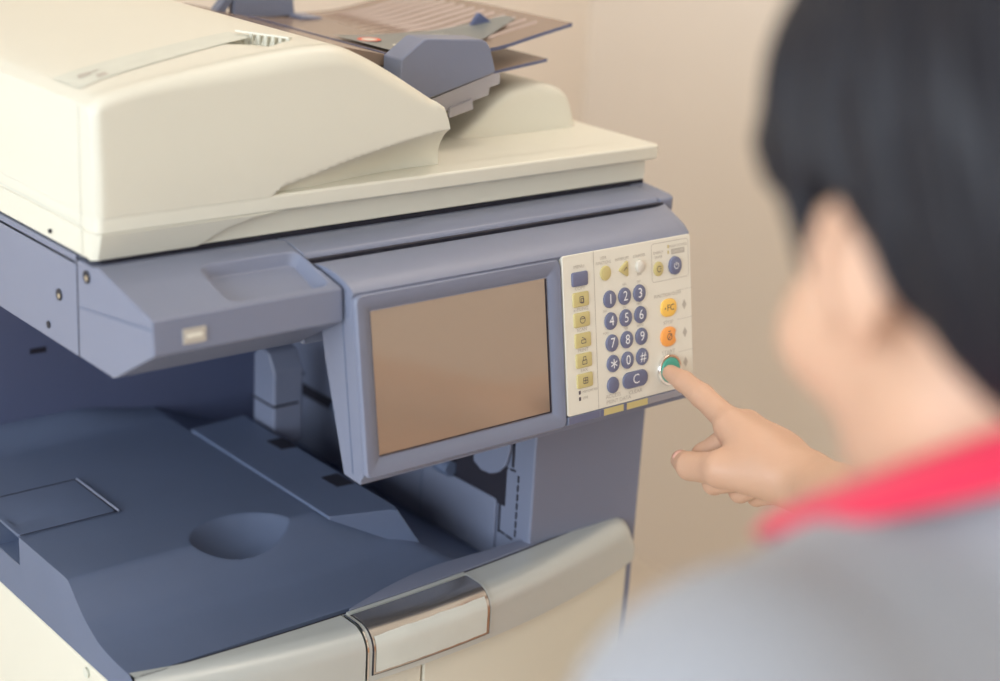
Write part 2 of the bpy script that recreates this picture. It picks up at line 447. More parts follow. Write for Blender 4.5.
bm = bmesh.new(); grid(bm, lambda u, v: (-.0002, .0212 + .0016 * u, .8868 + .082 * v), 1, 1); obj('panel_seam', bm, 'dark', su)
# usb port
bm = bmesh.new()
prismZ(bm, [(.024, -.0985), (.0425, -.0985), (.0425, -.093), (.024, -.093)], .9292, .9405)
up = obj('usb_port', bm, 'print', su)
bm = bmesh.new(); add_box(bm, .0268, .0396, -.0990, -.096, .9335, .9370); obj('usb_tongue', bm, 'plate', up, bevel=.0006)
for (y, z, r) in ((.0055, .9566, .0052), (.0541, .9292, .0048), (.0751, .8983, .003), (.0675, .9775, .0018)):
    bm = bmesh.new()
    T_ = Matrix.Translation((-.0002, y, z)) @ Matrix.Rotation(math.pi / 2, 4, 'Y')
    bmesh.ops.create_cone(bm, cap_ends=True, segments=20, radius1=r, radius2=r, depth=.0016, matrix=T_)
    if r > .004:
        T2 = Matrix.Translation((-.0012, y - .0016, z - .0005)) @ Matrix.Rotation(math.pi / 2, 4, 'Y')
        bmesh.ops.create_cone(bm, cap_ends=True, segments=16, radius1=r * .38, radius2=r * .34, depth=.001, matrix=T2)
        for f in bm.faces:
            if f.calc_center_median().x < -.0005 and f.calc_center_median().x > -.004 and max((v.co - Vector((v.co.x, y - .0016, z - .0005))).length for v in f.verts) < r * .45: f.material_index = 1
    obj('screw_hole', bm, ['black', 'beige'], su)
# right half of the scanner front, behind the control panel
bm = bmesh.new(); prismX(bm, [(.0222, .9660), (-.002, .9660), (-.010, .9685), (-.0385, .9632), (-.0415, .9600), (-.0415, .8868), (.0222, .8868)], .1652, .5640); obj('front_strip', bm, 'blue', su, bevel=.0015)
bm = bmesh.new()
pts = [(.5648, .0222), (.5648, -.0425), (.5810, -.0425), (.5850, -.0395), (.5870, -.0340), (.5870, .0222)]
Av = [bm.verts.new((x, y, min(.9690, top_z(y)))) for x, y in pts]; Bv = [bm.verts.new((x, y, .900)) for x, y in pts]
bm.faces.new(Av); bm.faces.new(Bv[::-1]); ring(bm, Av, Bv); obj('end_cap', bm, 'blue', su, bevel=.002)
bm = bmesh.new(); add_box(bm, .1655, .566, -.0455, -.0412, .945, .9592); obj('panel_gap', bm, 'dark', su)
bm = bmesh.new(); add_box(bm, 0, .008, .0235, .45, .962, .9690); obj('side_rail', bm, 'blue', su)
bm = bmesh.new(); add_box(bm, .010, .584, .0012, .44, .9652, .9698); obj('lid_gap_shade', bm, 'dark', su)  # dark filler standing in for the shade in the gap under the lid

# --- control panel
q_ = math.sqrt(1 + .163 ** 2)
def pp(x, t, h=0.0): return Vector((x, -.108 - .163 / q_ * t - h / q_, .948 - t / q_ + .163 / q_ * h))
cpn = bpy.data.objects.new('control_panel', None)
bm = bmesh.new()
front = [pp(0, 0, -.001), pp(0, .004, -.004), pp(0, .1480, -.004), pp(0, .1515, -.008)]
prof = [(-.0460, .9300), (-.0460, .9560), (-.0480, .9570), (-.0550, .9588), (-.0650, .9595), (-.0750, .9590), (-.0850, .9574), (-.0945, .9548), (-.1025, .9514)] + [(p.y, p.z) for p in front] + [(-.1240, .7930), (-.1010, .7940), (-.0700, .8850), (-.0650, .9050), (-.0460, .9200)]
def psec(x):
    if x <= .5385: return [(x, y, z) for y, z in prof]
    s_ = interp([(.5385, 0), (.5430, .004), (.5480, .011), (.5530, .021), (.5580, .033), (.5620, .045), (.5650, .056)], x)
    return [(x, y + s_ * min(1, max(0, (-.046 - y) / .062)), z) for y, z in prof]
loops(bm, [psec(x) for x in (.1672, .3, .45, .5385, .5405, .5430, .5455, .5480, .5505, .5530, .5555, .5580, .5600, .5620, .5635, .5650)], cap0=True)
cp = obj('control_panel', bm, 'blue', cop, bevel=.0035, seg=4)
bm = bmesh.new()
sl = [pp(0, .010, -.018), pp(0, .148, -.018), pp(0, .148, -.0192), pp(0, .010, -.0192)]
prismX(bm, [(p.y, p.z) for p in sl], .1668, .1676); obj('panel_seam', bm, 'tray', cp)
# bezel round the screen
def rr3(x0, x1, t0, t1, r, h, n=5):
    return [pp(x, t, h) for x, t in rrect((x0 + x1) / 2, (t0 + t1) / 2, x1 - x0, t1 - t0, r, n)]
bm = bmesh.new()
loops(bm, [rr3(.1678, .3812, .0012, .1505, .006, -.0045), rr3(.1678, .3812, .0012, .1505, .006, -.002), rr3(.1690, .3802, .0028, .1492, .006, .0), rr3(.1740, .3750, .0075, .1445, .004, .0), rr3(.1810, .3690, .0140, .1375, .002, -.0025), rr3(.1838, .3665, .0168, .1344, .001, -.0055)], cap1=False)
obj('screen_bezel', bm, 'blue', cp, angle=40)
bm = bmesh.new(); loops(bm, [rr3(.1835, .3668, .0165, .1347, .001, -.0045, 1), rr3(.1835, .3668, .0165, .1347, .001, -.0035, 1)]); obj('touch_screen', bm, 'screen', cp)
bm = bmesh.new(); loops(bm, [rr3(.3648, .3664, .0170, .1342, .0002, -.0038, 1), rr3(.3648, .3664, .0170, .1342, .0002, -.0031, 1)]); loops(bm, [rr3(.1840, .3664, .1334, .1344, .0002, -.0038, 1), rr3(.1840, .3664, .1334, .1344, .0002, -.0031, 1)]); obj('screen_gap', bm, 'dark', cp)
# keypad plate with its printing
HP = .0002
bm = bmesh.new()
loops(bm, [rr3(.3822, .5388, .0, .1415, .0025, -.0045), rr3(.3822, .5388, .0, .1415, .0025, HP - .0004), rr3(.3826, .5384, .0004, .1411, .0022, HP)])
def flat(x0, x1, t0, t1, mi, h=HP + .00015, r=None):
    L = [pp(x, t, h) for x, t in (rrect((x0 + x1) / 2, (t0 + t1) / 2, x1 - x0, t1 - t0, r, 4) if r else [(x0, t0), (x1, t0), (x1, t1), (x0, t1)])]
    bm.faces.new([bm.verts.new(p) for p in L]).material_index = mi
def outline(x0, x1, t0, t1, r, w, mi):
    a = [bm.verts.new(p) for p in rr3(x0, x1, t0, t1, r, HP + .00015)]; b = [bm.verts.new(p) for p in rr3(x0 + w, x1 - w, t0 + w, t1 - w, max(.0005, r - w), HP + .00015)]
    ring(bm, a, b, mi)
def label(s, x, t, size, mi=1, align='CENTER', sx=1.0, h=HP + .0002):
    add_text(bm, s, size, lambda u, v: pp(x + u, t - v, h), mi, align=align, sx=sx)
flat(.4183, .4189, .0, .1415, 1)
outline(.4888, .5360, .0032, .0385, .003, .0005, 1)
for s, x, t in (('MENU', .4012, .0112), ('COPY', .4015, .0302), ('e-FILING', .4018, .0487), ('SCAN', .4020, .0668), ('PRINT', .4025, .0850), ('FAX', .4030, .1030)):
    label(s, x, t, .0040, sx=1.15)
label('MEMORY RX', .4000, .1222, .0032, align='LEFT', sx=1.0); label('LINE', .4000, .1278, .0032, align='LEFT', sx=1.0)
flat(.3955, .3980, .1205, .1238, 2); flat(.3955, .3980, .1262, .1295, 2)
label('USER', .4300, .0075, .0038, sx=.9); label('FUNCTIONS', .4300, .0118, .0038, sx=.85); label('INTERRUPT', .4525, .0115, .0038, sx=.85); label('COUNTER', .4735, .0115, .0038, sx=.85)
label('ENERGY', .4978, .0120, .0038, sx=.9); label('SAVER', .4978, .0160, .0038, sx=.9); label('MAIN POWER', .5228, .0085, .0036)
flat(.5140, .5310, .0110, .0158, 1); label('ON/OFF', .5225, .0134, .0040, 3, h=HP + .0004)
flat(.5092, .5112, .0066, .0096, 4); flat(.5092, .5112, .0118, .0148, 4)
label('FUNCTION CLEAR', .5080, .0518, .0044, sx=.95); label('STOP', .5078, .0775, .0046, sx=1.15); label('START', .5072, .1050, .0048, sx=1.2)
label('CLEAR', .4640, .1338, .0048, sx=1.2); label('ACCESS', .4365, .1324, .0048, sx=1.1); label('PRINT DATA', .4430, .1375, .0048, sx=1.1)
for s, x, t in (('ABC', .4545, .0345), ('DEF', .4722, .0345), ('GHI', .4300, .0550), ('JKL', .4538, .0548), ('MNO', .4720, .0548), ('PQRS', .4300, .0748), ('TUV', .4545, .0745), ('WXYZ', .4722, .0745)): label(s, x, t, .0028)
for t in (.0575, .0845, .1150): flat(.5200, .5396, t - .0080, t - .0077, 1)
for t in (.0640, .0900, .1180):
    a = [(.5290, t - .005), (.5318, t), (.5290, t + .005), (.5262, t)]
    bm.faces.new([bm.verts.new(pp(x, tt, HP + .00015)) for x, tt in a]).material_index = 1
for k in range(4): flat(.4708 + .0014 * k, .4714 + .0014 * k, .0268, .0290, 1)
obj('keypad_plate', bm, ['plate', 'print', 'ink', 'plate', 'olive'], cp, angle=35)
# clear lower lip with coloured strips
bm = bmesh.new()
prismX(bm, [(p.y, p.z) for p in (pp(0, .1418, .0005), pp(0, .1418, -.004), pp(0, .1490, -.010), pp(0, .1500, -.004), pp(0, .1492, .0))], .3822, .5400)
obj('clear_lip', bm, 'blue', cp, bevel=.0006)
bm = bmesh.new()
for (a, b, mi) in ((.3835, .4190, 1), (.4205, .4240, 1), (.4245, .4485, 0), (.4490, .4520, 1), (.4525, .4790, 0), (.4800, .5380, 2)):
    L = [pp(a, .1424, .0007), pp(b, .1424, .0007), pp(b, .1486, .0003), pp(a, .1486, .0003)]
    bm.faces.new([bm.verts.new(p) for p in L]).material_index = mi
obj('lip_strip', bm, ['olive', 'key', 'clear'], cp)
# keys
def key(name, x, t, shape, m, legend=None, size=.009, lm='legend', hgt=.0019, lx=0, lt=0, extra=None, sx=1.0):
    bm = bmesh.new()
    def L(f, h): return [pp(x + (u) * f, t + v * f, h) for u, v in shape]
    loops(bm, [L(1.0, HP - .001), L(1.0, HP + hgt * .6), L(.965, HP + hgt * .85), L(.88, HP + hgt)])
    if legend: add_text(bm, legend, size, lambda u, v: pp(x + u + lx, t - v + lt, HP + hgt + .0002), 1, sx=sx)
    if extra: extra(bm, x, t, HP + hgt + .0002)
    return obj(name, bm, [m, lm], cp, angle=50)
def circ(rx, ry, n=28): return [(rx * math.cos(2 * math.pi * i / n), ry * math.sin(2 * math.pi * i / n)) for i in range(n)]
def strokes(segs, w=.0006):
    def ex(bm, x, t, h):
        for (a, b, c, d) in segs:
            v = Vector((c - a, d - b)); n_ = Vector((-v.y, v.x)).normalized() * w / 2
            q = [(a + n_.x, b + n_.y), (c + n_.x, d + n_.y), (c - n_.x, d - n_.y), (a - n_.x, b - n_.y)]
            bm.faces.new([bm.verts.new(pp(x + u, t + vv, h)) for u, vv in q]).material_index = 1
    return ex
def arcs(r, a0, a1, n=12, cx=0, cy=0):
    out = []
    for i in range(n):
        p, q = math.radians(a0 + (a1 - a0) * i / n), math.radians(a0 + (a1 - a0) * (i + 1) / n)
        out.append((cx + r * math.cos(p), cy + r * math.sin(p), cx + r * math.cos(q), cy + r * math.sin(q)))
    return out
def boxs(w, h, cx=0, cy=0): return [(cx - w/2, cy - h/2, cx + w/2, cy - h/2), (cx + w/2, cy - h/2, cx + w/2, cy + h/2), (cx + w/2, cy + h/2, cx - w/2, cy + h/2), (cx - w/2, cy + h/2, cx - w/2, cy - h/2)]
cols = (.4357, .4538, .4720); rows = (.0450, .0646, .0845, .1032)
for i, s in enumerate('123456789'):
    key('number_key', cols[i % 3] + .0005 * (i // 3), rows[i // 3], circ(.0074, .0078), 'key', s, .0125, sx=.95)
star = [(.0042 * math.cos(math.radians(a)), .0042 * math.sin(math.radians(a)), -.0042 * math.cos(math.radians(a)), -.0042 * math.sin(math.radians(a))) for a in (90, 30, 150)]
key('star_key', cols[0] + .0015, rows[3], circ(.0074, .0078), 'key', extra=strokes(star, .0011))
key('number_key', cols[1] + .0010, rows[3], circ(.0074, .0078), 'key', '0', .0125, sx=.95)
key('hash_key', cols[2] + .0012, rows[3], circ(.0074, .0078), 'key', '#', .0125)
key('access_key', .4362, .1226, circ(.0070, .0074), 'key')
key('clear_key', .4637, .1222, rrect(0, 0, .0310, .0150, .0072, 6), 'key', 'C', .0125)
key('menu_key', .4012, .0218, rrect(0, 0, .0185, .0125, .0018, 3), 'key')
ic = [boxs(.004, .005) + boxs(.003, .004, .001, .0012), arcs(.0030, 0, 360) + [(-.0025, -.001, .0025, -.001)], boxs(.005, .003, 0, .001) + [(-.002, -.003, .002, -.001)], boxs(.005, .0035, 0, .0015) + boxs(.003, .003, 0, -.0018), boxs(.005, .005) + [(-.0025, 0, .0025, 0), (0, -.0025, 0, .0025)]]
for k, t in enumerate((.0398, .0578, .0760, .0940, .1120)):
    key('function_key', .4016 + .0003 * k, t, rrect(0, 0, .0185, .0128, .0016, 3), 'olive', lm='ink', hgt=.0016, extra=strokes(ic[k], .0006))
key('user_key', .4318, .0211, circ(.0062, .0066), 'olive', hgt=.0016)
tri = [(-.0062, .0003), (-.0052, -.0010), (.0032, -.0070), (.0046, -.0066), (.0050, -.0055), (.0050, .0055), (.0046, .0066), (.0032, .0070), (-.0052, .0014)]
key('interrupt_key', .4540, .0207, tri, 'olive', lm='ink', hgt=.0016, extra=strokes([(-.001, .0015, .0022, -.0015), (.0022, -.0015, .0030, .0003)]))
key('counter_key', .4736, .0208, circ(.0052, .0056), 'whitekey', hgt=.0030)
key('energy_key', .4968, .0266, circ(.0060, .0066), 'olive', lm='ink', hgt=.0016, extra=strokes(arcs(.0026, 40, 330) + [(.001, 0, .003, 0)]))
key('power_key', .5175, .0262, circ(.0076, .0084), 'key', hgt=.0030, extra=strokes(arcs(.0027, -60, 240) + [(0, -.0035, 0, -.0003)], .0007))
key('function_clear_key', .5082, .0638, rrect(0, 0, .0200, .0165, .0080, 6), 'yellow', 'FC', .0080, 'ink', lx=.0015, extra=strokes([(-.0062, 0, -.0048, 0)], .0014))
bite = []
for u, v in rrect(0, 0, .0205, .0180, .0088, 8):
    d = math.hypot(u - .0150, v - .0); 
    if d < .0075: f = .0075 / max(d, 1e-4); u, v = .0150 + (u - .0150) * f, v * f
    bite.append((u, v))
key('stop_key', .5074, .0905, bite, 'orange', lm='ink', lx=0, extra=strokes(arcs(.0030, 0, 360) + [(-.002, .002, .002, -.002), (-.0015, -.005, .0015, -.005)], .0007))
bm = bmesh.new()
sx_, st_ = .5065, .1212
def LC(r, h): return [pp(sx_ + u, st_ + v, h) for u, v in circ(r, r, 40)]
loops(bm, [LC(.0148, HP - .001), LC(.0148, HP + .0022), LC(.0142, HP + .0032), LC(.0122, HP + .0030), LC(.0120, HP + .0010)], cap1=True)
obj('start_ring', bm, 'chrome', cp, angle=50)
bm = bmesh.new(); loops(bm, [LC(.0116, HP + .0008), LC(.0116, HP + .0030), LC(.0110, HP + .0040), LC(.0085, HP + .0043)]); obj('start_key', bm, 'green', cp, angle=50)

# --- platen lid
bm = bmesh.new()
add_box(bm, .001, .585, .0005, .45, .9700, .9925)
pl_ = obj('platen_lid', bm, 'cream', cop, bevel=.002)
bm = bmesh.new()
def lipy(x): return -.012 + .0 * x
prismZ(bm, rrect(.2955, .2190, .591, .462, .007, 4), .9920, .1 + .9065)
lip = obj('lid_plate', bm, 'cream', pl_, bevel=.0028)
# skirt at the left front, flush with the plate, with its rising curve
bm = bmesh.new()
sk = [(.0000, .9700), (.0900, .9700), (.0935, .9712), (.0985, .9745), (.1060, .9795), (.1150, .9840), (.1270, .9880), (.1420, .9910), (.1600, .9925), (.0000, .9925)]
Bk = [bm.verts.new((x, .0010, z)) for x, z in sk]
Ft = [bm.verts.new((max(x, .004 if z > .98 else .006), -.0118 + max(0, .989 - z) * .55, z)) for x, z in sk]
ring(bm, Ft, Bk); bm.faces.new(Ft); bm.faces.new(Bk[::-1])
obj('lid_skirt', bm, 'cream', pl_, bevel=.001)
bm = bmesh.new(); grid(bm, lambda u, v: (-.0003 + .0 * u, .0135 + .43 * u, .9955 + .0012 * v), 1, 1); grid(bm, lambda u, v: (-.0003, .0130 + .0010 * u, .9705 + .026 * v), 1, 1); obj('side_seam', bm, 'label', pl_)

# --- document feeder body
arch = [(.000, 1.0890), (.012, 1.0955), (.054, 1.1040), (.114, 1.1125), (.165, 1.1185), (.200, 1.1208), (.222, 1.1195), (.245, 1.1110), (.275, 1.0955), (.300, 1.0800), (.3262, 1.0635)]
def top_pt(u):
    if u < .93:
        x = .3262 * (u / .93); return (x, smooth_interp(arch, x))
    w = (u - .93) / .07
    return (.3262 + .0050 * math.sin(w * math.pi / 2), 1.0635 - .0195 * w)
def bot_pt(u):
    return (.343 * u, 1.0055)
scoop_tab = [(.152, 1.0050), (.157, 1.0085), (.163, 1.0120), (.176, 1.0158), (.195, 1.0200), (.225, 1.0270), (.270, 1.0355), (.310, 1.0415), (.345, 1.0455)]
Y0 = -.0122
def adf(u, v):
    (xt, zt), (xb, zb) = top_pt(u), bot_pt(u)
    if u < .05: xb = xt; 
    e = v
    x = xb + (xt - xb) * e; z = zb + (zt - zb) * e
    y = Y0
    # rounded top edge
    d = zt - z; r = .009 + .008 * sstep(.02, .15, x) * (1 - sstep(.26, .33, x))
    if u > .9: r = .004
    if d < r: y += r - math.sqrt(max(0, r * r - (r - d) ** 2))
    # crown: the cover leans back a little towards its top
    y += .004 * sstep(1.02, 1.12, z)
    # scoop
    if x > .15:
        zc = smooth_interp(scoop_tab, x)
        if z < zc:
            s = min(1, (zc - z) / max(1e-4, zc - 1.0055))
            depth = .008 * sstep(.152, .166, x) + .021 * sstep(.16, .31, x)
            y += depth * (math.sin(s * math.pi / 2) ** .8)
    if x < .006: y += .0045 * (1 - x / .006) ** 2
    return Vector((x, y, z))
bm = bmesh.new()
us = sorted(set([i / 90 * .93 for i in range(91)] + [.93 + .07 * i / 14 for i in range(15)]))
V = []
nv = 64
vs_ = [1 - (1 - j / nv) ** 1.35 for j in range(nv + 1)]
for u in us: V.append([bm.verts.new(adf(u, v)) for v in vs_])
for i in range(len(us) - 1):
    for j in range(nv): bm.faces.new((V[i][j], V[i + 1][j], V[i + 1][j + 1], V[i][j + 1]))
YBk = .41
def dish_d(x, y):
    a, b = (.178 - x) * .91 + (.080 - y) * .41, (x - .178) * .41 - (y - .080) * .91
    if 0 < a < .036 and 0 < b < .050: return .0075 * (1 - a / .036) * min(1, b / .003, (.050 - b) / .003)
    return 0
prev = [V[i][nv] for i in range(len(us))]
for r_ in range(1, 76):
    f_ = r_ / 70
    cur = []
    for i in range(len(us)):
        y = V[i][nv].co.y + (.105 - V[i][nv].co.y) * f_ if r_ <= 70 else .105 + (YBk - .105) * (r_ - 70) / 5
        x, z = V[i][nv].co.x, V[i][nv].co.z
        cur.append(bm.verts.new((x, y, z - dish_d(x, y))))
    for i in range(len(us) - 1): bm.faces.new((prev[i], prev[i + 1], cur[i + 1], cur[i]))
    prev = cur
bt = prev
bl = [bm.verts.new((0, YBk, V[0][j].co.z)) for j in range(nv + 1)]; bl[nv] = bt[0]
for j in range(nv): bm.faces.new((V[0][j], V[0][j + 1], bl[j + 1], bl[j]))
brr = [bm.verts.new((V[-1][j].co.x, YBk, V[-1][j].co.z)) for j in range(nv)] + [bt[-1]]
for j in range(nv): bm.faces.new((V[-1][j], V[-1][j + 1], brr[j + 1], brr[j]))
bb_ = [bl[0]] + [bm.verts.new((.343 * k / 10, YBk, 1.0055)) for k in range(1, 10)] + [brr[0]]
bm.faces.new(bt[::-1] + bl[1:nv][::-1] + bb_ + brr[1:nv])
feeder = obj('document_feeder', bm, 'cream', cop, angle=38)
# seam between front cover and top
bm = bmesh.new()
def seam(u, v):
    x, z = top_pt(.02 + .66 * u); return (x, .0070 + .0009 * v, z + .0004)
grid(bm, seam, 60, 1); grid(bm, lambda u, v: (-.0004, .0125 + .0010 * v, .998 + .089 * u), 1, 1); obj('cover_seam', bm, 'label', feeder)
# grey sticker following the arch
bm = bmesh.new()
def stick(u, v):
    x = .010 + .165 * u
    return (x, .0300 + .030 * u + (.045 - .012 * u) * v, smooth_interp(arch, x) + .0005)
grid(bm, stick, 40, 4); obj('instruction_label', bm, 'label', feeder)
bm = bmesh.new()
def smear(x0, x1, y0, y1, n=5):
    q = [(x0, y0), (x1, y0 + (y1 - y0) * .2), (x1, y1), (x0 + (x1 - x0) * .3, y1)]
    bm.faces.new([bm.verts.new((x, y, smooth_interp(arch, x) + .0009)) for x, y in q])
smear(.020, .032, .052, .062); smear(.030, .040, .040, .050); smear(.024, .040, .058, .061)
obj('label_arrow', bm, 'print', feeder)
# jam release lever: a raised latch in a dished recess
bm = bmesh.new()
def dz(x): return smooth_interp(arch, x)
bm = bmesh.new()
A_ = [(.176, .078), (.1995, .034), (.176, .001), (.155, .020)]
def levz(x, y): return dz(x) + .0010
corners = [(.1775, .0815, .0035), (.1990, .0340, .0035), (.1945, .0320, .0040), (.1730, .0795, .0040)]
T0 = [bm.verts.new((x, y, 1.1195 + h)) for x, y, h in corners]; T1 = [bm.verts.new((x, y, 1.1180 + h)) for x, y, h in corners]
bm.faces.new(T0); bm.faces.new(T1[::-1]); ring(bm, T0, T1)
for k in range(6):
    f = .30 + .68 * k / 5
    x = .1745 + .0215 * f; y = .0802 - .0475 * f
    add_box(bm, x - .0006, x + .0006, y - .0010, y + .0030, 1.1120, 1.1225)
obj('release_lever', bm, ['cream', 'print'], feeder)

# output hump behind the feeder
bm = bmesh.new()
hp = [(.380, 1.0000), (.405, 1.0020), (.4250, 1.0090), (.4420, 1.0205), (.4600, 1.0335), (.4780, 1.0445), (.4950, 1.0500), (.5150, 1.0520), (.5330, 1.0510), (.5480, 1.0470), (.5560, 1.0420), (.5620, 1.0340), (.5690, 1.0150), (.5740, 1.0000)]
hs = [(hp[0][0] + (hp[-1][0] - hp[0][0]) * i / 80) for i in range(81)]
H = [(x, smooth_interp(hp, x)) for x in hs]
rings = []
for (y, ins) in ((.0900, .010), (.0905, .0055), (.0930, .0022), (.0970, .0006), (.1020, 0), (.40, 0)):
    rings.append([bm.verts.new((x, y, max(1.0, z - ins))) for x, z in H])
for a, b in zip(rings, rings[1:]):
    for i in range(80): bm.faces.new((a[i], a[i + 1], b[i + 1], b[i]))
base0 = [bm.verts.new((x, .086, 1.0)) for x, z in H]
for i in range(80): bm.faces.new((rings[0][i], rings[0][i + 1], base0[i + 1], base0[i]))
obj('output_ramp', bm, 'cream', feeder, angle=60)
bm = bmesh.new(); grid(bm, lambda u, v: (.330 + .225 * u, .0135 + .0008 * v, 1.0068), 1, 1); obj('plate_crease', bm, 'cream2', feeder)

# feeder trays
def tray_prof(u): # u 0..1
    tab = [(.345, 1.0900), (.40, 1.0870), (.47, 1.0893), (.52, 1.0985), (.567, 1.1075)]
    x = .345 + .222 * u; return x, smooth_interp(tab, x)
def slab(name, f, y0, y1, th, m, nx=24):
    bm = bmesh.new()
    R = []
    for (y, dz_) in ((y0, 0), (y1, 0), (y1, -th), (y0, -th)):
        R.append([bm.verts.new((f(i / nx)[0], y, f(i / nx)[1] + dz_)) for i in range(nx + 1)])
    for k in range(4):
        a, b = R[k], R[(k + 1) % 4]
        for i in range(nx): bm.faces.new((a[i], a[i + 1], b[i + 1], b[i])).material_index = 1 if k == 3 else 0
    bm.faces.new([R[k][0] for k in range(4)]).material_index = 1; bm.faces.new([R[k][nx] for k in range(4)])
    # ridges running along the tray
    if name == 'input_tray':
        for k in range(13):
            y = y0 + .030 + .0165 * k
            prev = None
            for i in range(8, nx - 1):
                x, z = f(i / nx); cur = (bm.verts.new((x, y, z)), bm.verts.new((x, y + .003, z + .0022 * min(1, (i - 8) / 4) + .0001)), bm.verts.new((x, y + .006, z)))
                if prev:
                    for q in (0, 1): bm.faces.new((prev[q], prev[q + 1], cur[q + 1], cur[q])).material_index = 2
                prev = cur
    return obj(name, bm, [m, 'trayedge', 'rib'], feeder, angle=40)
it = slab('input_tray', tray_prof, .100, .362, .0035, 'tinted')
lowf = lambda u: (.40 + .130 * u, 1.0610 + .0150 * u)
slab('lower_tray', lowf, .092, .30, .003, 'tinted')
bm = bmesh.new(); add_box(bm, .3446, .3460, .104, .360, 1.0870, 1.0905); obj('tray_hinge', bm, 'trayedge', feeder)
# label film on the tray, with its marks
def tray_at(x): return tray_prof((x - .345) / .222)[1]
bm = bmesh.new(); poly = [(.352, .104), (.352, .188), (.480, .188), (.545, .160), (.500, .104)]
def fillstrip(poly_top, poly_bot, n, mi, h):
    pass
n = 30
for i in range(n):
    xa, xb = .352 + .19 * i / n, .352 + .19 * (i + 1) / n
    def yy(x): return (.110 + max(0, (x - .44)) * .45, .200 - max(0, (x - .44)) * .25)
    q = [(xa, yy(xa)[0]), (xb, yy(xb)[0]), (xb, yy(xb)[1]), (xa, yy(xa)[1])]
    bm.faces.new([bm.verts.new((x, y, tray_at(x) + .0026)) for x, y in q])
fl = obj('guide_label', bm, 'film', feeder)
bm = bmesh.new()
a0 = [bm.verts.new((.372 + .0115 * math.cos(a), .168 + .0115 * math.sin(a), tray_at(.372) + .0034)) for a in [2 * math.pi * i / 24 for i in range(24)]]
a1 = [bm.verts.new((.372 + .0075 * math.cos(a), .168 + .0075 * math.sin(a), tray_at(.372) + .0034)) for a in [2 * math.pi * i / 24 for i in range(24)]]
ring(bm, a0, a1, 1); bm.faces.new(a1)
ar = [(.372, .131), (.384, .121), (.383, .127), (.396, .131), (.394, .139), (.382, .135), (.380, .141)]
bm.faces.new([bm.verts.new((x, y, tray_at(x) + .0034)) for x, y in ar])
bx_ = [(.397, .128), (.412, .134), (.410, .150), (.396, .146)]
bm.faces.new([bm.verts.new((x, y, tray_at(x) + .0034)) for x, y in bx_])
for k in range(5): bm.faces.new([bm.verts.new((x, y, tray_at(x) + .0034)) for x, y in ((.420, .137 + .008 * k), (.462, .137 + .008 * k), (.462, .1385 + .008 * k), (.420, .1385 + .008 * k))])
obj('label_mark', bm, ['label', 'red'], feeder)
bm = bmesh.new()
vs = [bm.verts.new(p) for p in ((.499, .180, tray_at(.499)), (.523, .172, tray_at(.523)), (.523, .168, tray_at(.523)), (.499, .176, tray_at(.499)), (.507, .176, tray_at(.507) + .0135), (.509, .172, tray_at(.507) + .0135))]
for q in ((0, 1, 4), (1, 2, 5, 4), (2, 3, 5), (3, 0, 4, 5), (0, 1, 2, 3)): bm.faces.new([vs[i] for i in q])
obj('paper_stop', bm, 'trayedge', feeder)
# tray base (throat) and paper guides
bm = bmesh.new(); prismY(bm, [(.262, 1.0800), (.262, 1.1010), (.300, 1.0985), (.343, 1.0900), (.343, 1.0800)], .1010, .385); obj('feed_throat', bm, 'tinted', feeder, bevel=.001)
bm = bmesh.new()
gp = [(.338, 1.0480), (.338, 1.0900), (.3620, 1.1062), (.3660, 1.1072), (.4290, 1.1030), (.4355, 1.1005), (.4400, 1.0945), (.4475, 1.0740), (.4460, 1.0710), (.352, 1.0480)]
prismY(bm, gp, .0705, .0985); g1 = obj('paper_guide', bm, 'blue', feeder, bevel=.0025)
bm = bmesh.new()
gp = [(.2900, 1.0900), (.3020, 1.1030), (.3250, 1.1300), (.3300, 1.1420), (.4000, 1.1400), (.4070, 1.0900)]
prismY(bm, [(.3295, 1.0880), (.3295, 1.1420), (.3350, 1.1450), (.3940, 1.1430), (.4010, 1.0880)], .340, .352)
vs = [bm.verts.new(p) for p in ((.3150, .345, 1.0860), (.3345, .340, 1.1140), (.3345, .352, 1.1140), (.3150, .357, 1.0860), (.302, .345, 1.0860), (.302, .357, 1.0860), (.3275, .340, 1.1180), (.3275, .352, 1.1180))]
for q in ((0, 1, 2, 3), (4, 6, 7, 5), (0, 4, 6, 1), (3, 5, 7, 2), (1, 6, 7, 2)): bm.faces.new([vs[i] for i in q])
prismY(bm, [(.395, 1.0860), (.395, 1.0905), (.420, 1.0885), (.420, 1.0845)], .318, .352)
obj('paper_guide', bm, 'blue', feeder, bevel=.0012)
# clear plastic pieces under the guide
bm = bmesh.new()
prismY(bm, [(.366, 1.0490), (.447, 1.0700), (.4560, 1.0690), (.4560, 1.0600), (.4440, 1.0570), (.4430, 1.0500), (.4300, 1.0470), (.366, 1.0330)], .0735, .0765)
prismY(bm, [(.395, 1.0420), (.4210, 1.0490), (.4230, 1.0390), (.3950, 1.0330)], .0700, .0735)
obj('clear_flap', bm, 'clear', feeder, bevel=.0006)

